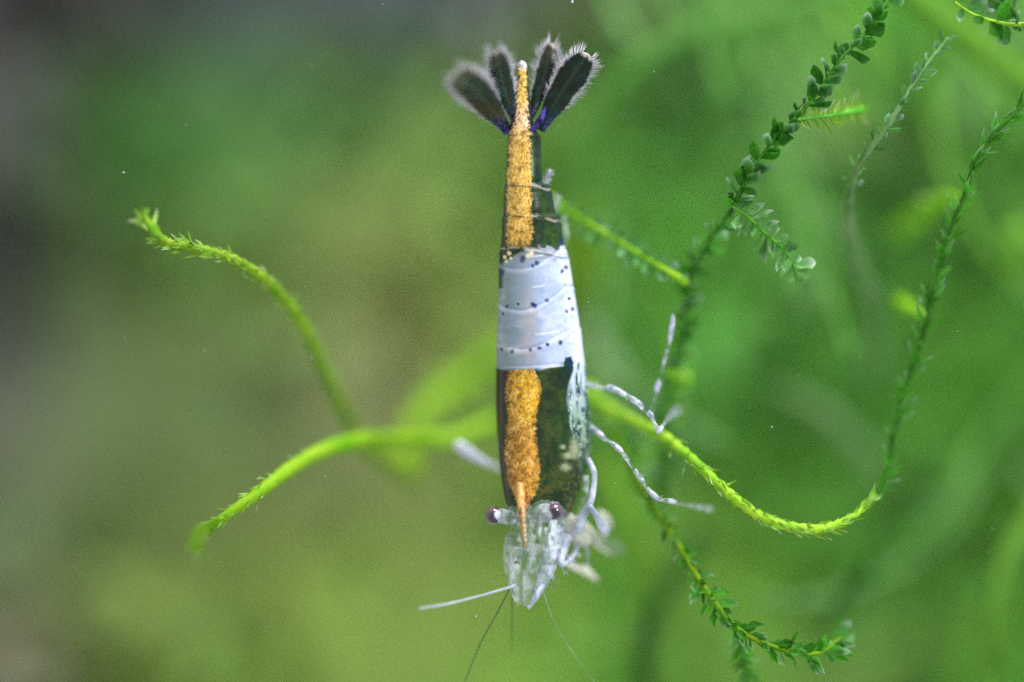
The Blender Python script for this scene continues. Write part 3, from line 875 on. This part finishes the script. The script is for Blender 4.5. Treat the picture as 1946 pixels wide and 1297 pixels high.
# purple hinge pieces at the root of the fan
for rows in ([(1010, 250, 0.06, 5), (1022, 236, 0.05, 7), (1030, 222, 0.05, 6), (1036, 205, 0.06, 3)], [(968, 254, 0.1, 4), (958, 240, 0.08, 6), (948, 224, 0.06, 4), (940, 212, 0.04, 2)]):
    m_h = bpy.data.materials.get('violet_hinge') or flesh_mat('violet_hinge', lin(22, 20, 45), lin(96, 86, 190), 0.1, 0.15, 22)
    tube('fan_hinge', rows, m_h, root, n=6, jitter=.25)


def tiny_spines(name, rows, mat, parent, seed, cnt, ln=9, spread_=1.0):
    C, R, Q = path(rows, 12)
    r = np.random.RandomState(seed); HV = []; HF = []
    for k in range(cnt):
        i = r.randint(1, len(Q) - 1); t = (Q[i + 1, :2] - Q[i - 1, :2]); t /= np.hypot(*t) + 1e-9
        p = np.array([-t[1], t[0]]) * r.choice([-1, 1]); o = t * r.uniform(.2, 1) + p * spread_; o /= np.hypot(*o)
        a0 = Q[i, :2] + p * Q[i, 3] * .7; a1 = a0 + o * ln * r.uniform(.5, 1.2); pw = np.array([-o[1], o[0]]) * .6; dd_ = Q[i, 2]
        k0 = len(HV)
        HV += [P(*(a0 - pw), dd_), P(*(a0 + pw), dd_), P(*a0, dd_ - .004), P(*a1, dd_ + r.normal(0, .02))]
        HF += [(k0, k0 + 1, k0 + 3), (k0 + 1, k0 + 2, k0 + 3), (k0 + 2, k0, k0 + 3)]
    f = mesh_obj(name, HV, HF, mat, root, parent); f['kind'] = 'stuff'
    return f


def limb(name, rows, mat, spines=0, seed=1, n=8, label=None, sides=12):
    C, R, Q = path(rows, n)
    if name == 'walking_leg': R = R * (.72 if mat is m_leg else 1.0)
    Vt, Ft = tube_geo(C, R, sides, .12, seed)
    jj = sstep(.72, 1.0, Q[:, 3] / (Q[:, 3].max() + 1e-6)) * 1.0
    o = mesh_obj(name, Vt, Ft, mat, root, attrs={'joint': np.repeat(jj if name == 'walking_leg' else jj * 0, sides)})
    if label: o['label'] = label
    if spines: tiny_spines('bristle', rows, m_hairwhite, o, seed, spines)
    return o


# rostrum: serrated beak between the eyes
C_, R_, Q_ = path([(988, 900, 0.06, 5), (989, 925, 0.0, 8), (990, 950, -0.04, 8), (992, 980, -0.06, 6.5), (995, 1010, -0.05, 5), (998, 1032, -0.03, 3), (1000, 1044, -0.02, 0.8)], 12)
Vt, Ft = tube_geo(C_, R_, 12, 0.1, 2)
Vt = np.array(Vt)
qy = 648.5 - Vt[:, 2] / U
cc = blend(np.tile(lin(214, 156, 92), (len(Vt), 1)), sstep(965, 1000, qy), lin(196, 150, 84))
cc = blend(cc, sstep(.5, .7, fbm(Vt[:, 0] * 120, qy / 5)) * .7, lin(86, 48, 20))
ro = mesh_obj('rostrum', Vt, Ft, m_shell, root, attrs={'Col': cc, 'gold': np.full(len(Vt), .5), 'clear': np.zeros(len(Vt))})
HV = []; HF = []
for k in range(9):
    yy = 955 + k * 9; xx = np.interp(yy, [925, 1044], [989, 1000]); k0 = len(HV)
    for q in ((xx - 2, yy - 3, -.075), (xx + 2, yy - 3, -.075), (xx, yy + 2, -.07), (xx + .5, yy + 6, -.105)): HV.append(P(*q))
    HF += [(k0, k0 + 1, k0 + 3), (k0 + 1, k0 + 2, k0 + 3), (k0 + 2, k0, k0 + 3)]
mesh_obj('rostrum_teeth', HV, HF, m_cream, root, ro)['kind'] = 'stuff'

# eyes
m_eye, nt, pr, out = newmat('eye_glaze')
c = N(nt, 'ShaderNodeAttribute', attribute_name='Col').outputs['Color']
nt.links.new(c, pr.inputs['Base Color']); pr.inputs['Roughness'].default_value = 0.12
pr.inputs['Coat Weight'].default_value = 1.0


def eye(cx_, cy_, d_, r_, pup, stalk):
    st = limb('eye_stalk', stalk, m_scale, seed=int(cx_), n=8, sides=16)
    nu, nv = 32, 22; V = []; F = []; Cc = []
    c0 = P(cx_, cy_, d_); R = WR(r_)
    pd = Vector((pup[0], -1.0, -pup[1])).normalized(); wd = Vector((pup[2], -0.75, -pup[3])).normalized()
    for i in range(nv + 1):
        for j in range(nu):
            a_ = math.pi * i / nv; b_ = 2 * math.pi * j / nu
            v = Vector((math.sin(a_) * math.cos(b_), math.sin(a_) * math.sin(b_), math.cos(a_) * 1.04))
            V.append(c0 + v * R)
            nn = float(vnoise(v.x * 5 + 9, v.z * 5 + 9))
            q = np.array([lin(72, 38, 62)]); q = blend(q, np.array([nn * .6]), lin(112, 80, 112))
            q = blend(q, np.array([float(sstep(0.70, 0.80, v.dot(pd)))]), lin(18, 10, 34))
            q = blend(q, np.array([float(sstep(0.80, 0.90, v.dot(wd)))]), lin(214, 208, 232))  # white highlight painted onto the eyeball
            Cc.append(q[0])
    for i in range(nv):
        for j in range(nu):
            j2 = (j + 1) % nu; F.append((i * nu + j, (i + 1) * nu + j, (i + 1) * nu + j2, i * nu + j2))
    mesh_obj('eye', V, F, m_eye, root, attrs={'Col': np.array(Cc)})


eye(938, 980, 0.02, 16.5, (0.15, 0.25, 0.62, -0.1), [(985, 985, 0.08, 12), (970, 984, 0.04, 14), (956, 982, 0.02, 15), (944, 981, 0.02, 14)])
eye(1054, 973, -0.03, 15.5, (-0.1, 0.25, -1.2, 0.5), [(1015, 985, 0.06, 12), (1026, 977, 0.0, 17), (1038, 975, -0.02, 18), (1050, 974, -0.02, 14)])

# feelers and their stout bases, scales
limb('antenna_base', [(985, 1040, 0.0, 10), (980, 1075, 0.0, 11), (976, 1110, 0.0, 10), (982, 1138, 0.02, 6), (988, 1150, 0.02, 2)], m_clear, 26, 3)
limb('antenna_base', [(1020, 1035, 0.02, 12), (1012, 1075, 0.02, 12), (1004, 1110, 0.02, 11), (1000, 1140, 0.02, 6), (1000, 1152, 0.02, 2)], m_clear, 30, 4)
limb('antennal_scale', [(1060, 1000, 0.08, 12), (1052, 1040, 0.06, 17), (1040, 1080, 0.04, 16), (1028, 1110, 0.03, 12), (1018, 1135, 0.02, 6), (1004, 1158, 0.02, 2)], m_scale, 60, 5)
limb('antennal_scale', [(968, 1010, 0.12, 6), (966, 1050, 0.14, 9), (970, 1090, 0.14, 10), (980, 1125, 0.1, 6), (985, 1140, 0.1, 2)], m_clear, 24, 6)
limb('feeler', [(1032, 1112, 0.0, 4), (1023, 1125, -0.02, 4.5), (1019, 1138, -0.02, 4), (1008, 1150, 0.0, 3), (1002, 1154, 0, 1.5)], m_milk, 0, 7, label='short white curled feeler at the head tip')
limb('feeler', [(980, 1112, 0.0, 2.6), (960, 1119, -0.02, 2.4), (900, 1136, -0.06, 2.0), (845, 1149, -0.12, 1.8), (795, 1157, -0.16, 1.2)], m_milk, 0, 8, label='long white feeler pointing left')
m_dk, nt, pr, out = newmat('dark_feeler'); pr.inputs['Base Color'].default_value = (*lin(70, 95, 45), 1); pr.inputs['Roughness'].default_value = .5
limb('feeler', [(968, 1120, 0.1, 1.6), (945, 1165, 0.1, 1.5), (912, 1225, 0.12, 1.4), (878, 1310, 0.16, 1.2)], m_dk, 0, 9, sides=6, label='thin dark feeler sweeping to the bottom edge')
limb('feeler', [(973, 1120, 0.12, 1.2), (973, 1180, 0.14, 1.1), (972, 1240, 0.2, 0.8)], m_dk, 0, 10, sides=6, label='thin dark feeler hanging straight down')
limb('feeler', [(1030, 1120, 0.05, .7), (1062, 1200, 0.08, .6), (1135, 1305, 0.1, 0.5)], m_ghost, 0, 11, sides=6, label='faint feeler slanting down right')

# mouthparts
limb('mouth_limb', [(1118, 872, 0.12, 5), (1129, 900, 0.08, 6), (1127, 935, 0.06, 6), (1120, 960, 0.06, 7), (1106, 985, 0.08, 9), (1098, 1010, 0.12, 10)], m_milk, 0, 12, label='lavender limb folded along the cheek')
limb('mouth_limb', [(1114, 905, 0.16, 5), (1112, 940, 0.14, 7), (1103, 975, 0.14, 8), (1090, 1010, 0.14, 9)], m_clear, 0, 13)
limb('mouth_limb', [(1122, 962, 0.02, 4), (1136, 985, 0.1, 7), (1148, 1005, 0.22, 10), (1152, 1016, 0.28, 4)], m_milk, 8, 14)
limb('mouth_limb', [(1140, 975, 0.4, 6), (1154, 990, 0.45, 8), (1156, 1004, 0.45, 6)], m_cream, 0, 15)
limb('mouth_limb', [(1076, 985, 0.14, 15), (1092, 1005, 0.18, 21), (1106, 1022, 0.24, 18), (1114, 1034, 0.28, 7)], m_cream, 16, 16)
limb('mouth_limb', [(1076, 1020, 0.14, 12), (1068, 1050, 0.1, 10), (1066, 1068, 0.06, 7), (1074, 1072, 0.06, 5), (1088, 1058, 0.14, 5), (1098, 1038, 0.2, 5)], m_milk, 0, 17)
limb('mouth_limb', [(1070, 1066, 0.14, 5), (1092, 1078, 0.24, 8), (1112, 1085, 0.34, 9), (1128, 1097, 0.4, 5), (1136, 1102, .42, 1.5)], m_cream, 14, 18)
limb('mouth_limb', [(1122, 1018, 0.55, 7), (1150, 1032, 0.65, 7), (1174, 1044, 0.7, 7), (1184, 1050, 0.7, 3)], m_ghost, 0, 19)
limb('mouth_limb', [(1020, 1090, 0.2, 6), (1040, 1115, 0.2, 5), (1052, 1122, 0.25, 2)], m_ghost, 0, 20)

for k, (a0, a1, dd_) in enumerate([((1066, 1000), (1080, 1062), .1), ((1078, 1000), (1104, 1056), .2), ((1092, 1020), (1122, 1072), .25), ((1052, 1040), (1078, 1090), .05), ((1100, 980), (1146, 1028), .3),
                                  ((1060, 1050), (1096, 1068), .12), ((1046, 1070), (1062, 1108), .1), ((1110, 1000), (1160, 1052), .45)]):
    q = random.Random(k + 60); mx_ = ((a0[0] + a1[0]) / 2 + q.uniform(-9, 9), (a0[1] + a1[1]) / 2 + q.uniform(-8, 8))
    limb('mouth_limb', [(*a0, dd_, 2.4), (*mx_, dd_, 3.2), (a1[0] - 6, a1[1] - 2, dd_, 2.2), (*a1, dd_, 1)], (m_leg, m_cream, m_ghost)[k % 3], 22, 70 + k)
# walking legs, thick at the joints
limb('walking_leg', [(1100, 728, 0.3, 8), (1130, 734, 0.2, 7), (1146, 738, 0.18, 5), (1160, 738, 0.15, 9), (1172, 742, 0.12, 8), (1190, 752, 0.1, 7), (1212, 766, 0.08, 8), (1226, 780, 0.05, 6), (1236, 788, 0.05, 8),
                     (1243, 803, 0.05, 4), (1252, 818, 0.05, 9), (1262, 806, 0.15, 4), (1274, 792, 0.35, 7), (1286, 782, 0.5, 8), (1290, 776, 0.55, 3)], m_leg, 12, 21, n=6)
limb('walking_leg', [(1105, 800, 0.3, 6), (1138, 824, 0.15, 8), (1148, 834, 0.12, 6), (1160, 840, 0.1, 5), (1174, 852, 0.06, 8), (1184, 862, 0.05, 6), (1200, 885, 0.04, 5), (1216, 908, 0.03, 7),
                     (1230, 928, 0.02, 5), (1243, 942, 0.0, 8), (1256, 950, 0.04, 5), (1278, 953, 0.1, 7), (1288, 957, 0.15, 4), (1315, 962, 0.25, 5), (1345, 967, 0.35, 6), (1354, 968, 0.38, 2)], m_leg, 20, 22, n=6)
limb('walking_leg', [(1236, 790, 0.3, 3), (1244, 760, 0.24, 3), (1250, 734, 0.2, 7.5), (1256, 716, 0.2, 3.5), (1264, 680, 0.2, 4), (1271, 655, 0.18, 5), (1275, 632, 0.16, 7), (1278, 612, 0.15, 6.5), (1279, 596, 0.15, 4)], m_leg, 6, 23, n=6,
     label='raised leg ending in a white tip by the dark moss strand')
limb('walking_leg', [(955, 892, 0.6, 3), (930, 882, 0.5, 5), (912, 873, 0.5, 7), (897, 864, 0.5, 10), (876, 849, 0.5, 10.5), (866, 842, 0.5, 7)], m_stub, 0, 24, n=6, label='blurred white leg stub on the left')
# swimming legs under the tail
limb('swimmeret', [(1030, 352, 0.1, 5), (1040, 342, 0.1, 6), (1044, 330, 0.1, 4), (1046, 322, 0.1, 1.5)], m_scale, 70, 31)
limb('swimmeret', [(1044, 415, 0.2, 6), (1056, 395, 0.2, 7), (1059, 380, 0.2, 5), (1058, 368, 0.2, 2)], m_scale, 50, 32)
limb('swimmeret', [(1060, 480, 0.28, 10), (1072, 450, 0.26, 9), (1072, 425, 0.26, 6), (1070, 412, 0.26, 3)], m_clear, 16, 33)

# ------------------------------------------------------------------ specks drifting in the water
rs = np.random.RandomState(42)
V = []; F = []
spots = [(235, 328), (1243, 137), (1088, 4), (1118, 574), (728, 8), (1467, 812), (618, 905), (1820, 630), (905, 1172), (1440, 305)]
spots += [(rs.uniform(0, 1946), rs.uniform(0, 1297)) for _ in range(26)]
for i, (a_, b_) in enumerate(spots):
    dd_ = 0.0 if i < 10 else rs.uniform(-0.3, 0.4)
    c = P(a_, b_, dd_); r_ = WR(rs.uniform(1.2, 2.4) if i else 2.6) * (1.8 if i == 2 else 1) * (1 if i < 10 else .6); k = len(V)
    for q in ((1, 0, 0), (-1, 0, 0), (0, 1, 0), (0, -1, 0), (0, 0, 1), (0, 0, -1)):
        V.append(c + Vector(q) * r_ * rs.uniform(.7, 1.3))
    F += [(k, k + 2, k + 4), (k + 2, k + 1, k + 4), (k + 1, k + 3, k + 4), (k + 3, k, k + 4), (k + 2, k, k + 5), (k + 1, k + 2, k + 5), (k + 3, k + 1, k + 5), (k, k + 3, k + 5)]
tag(mesh_obj('drifting_specks', V, F, m_hairwhite), 'tiny pale specks drifting in the tank water', 'specks', kind='stuff')
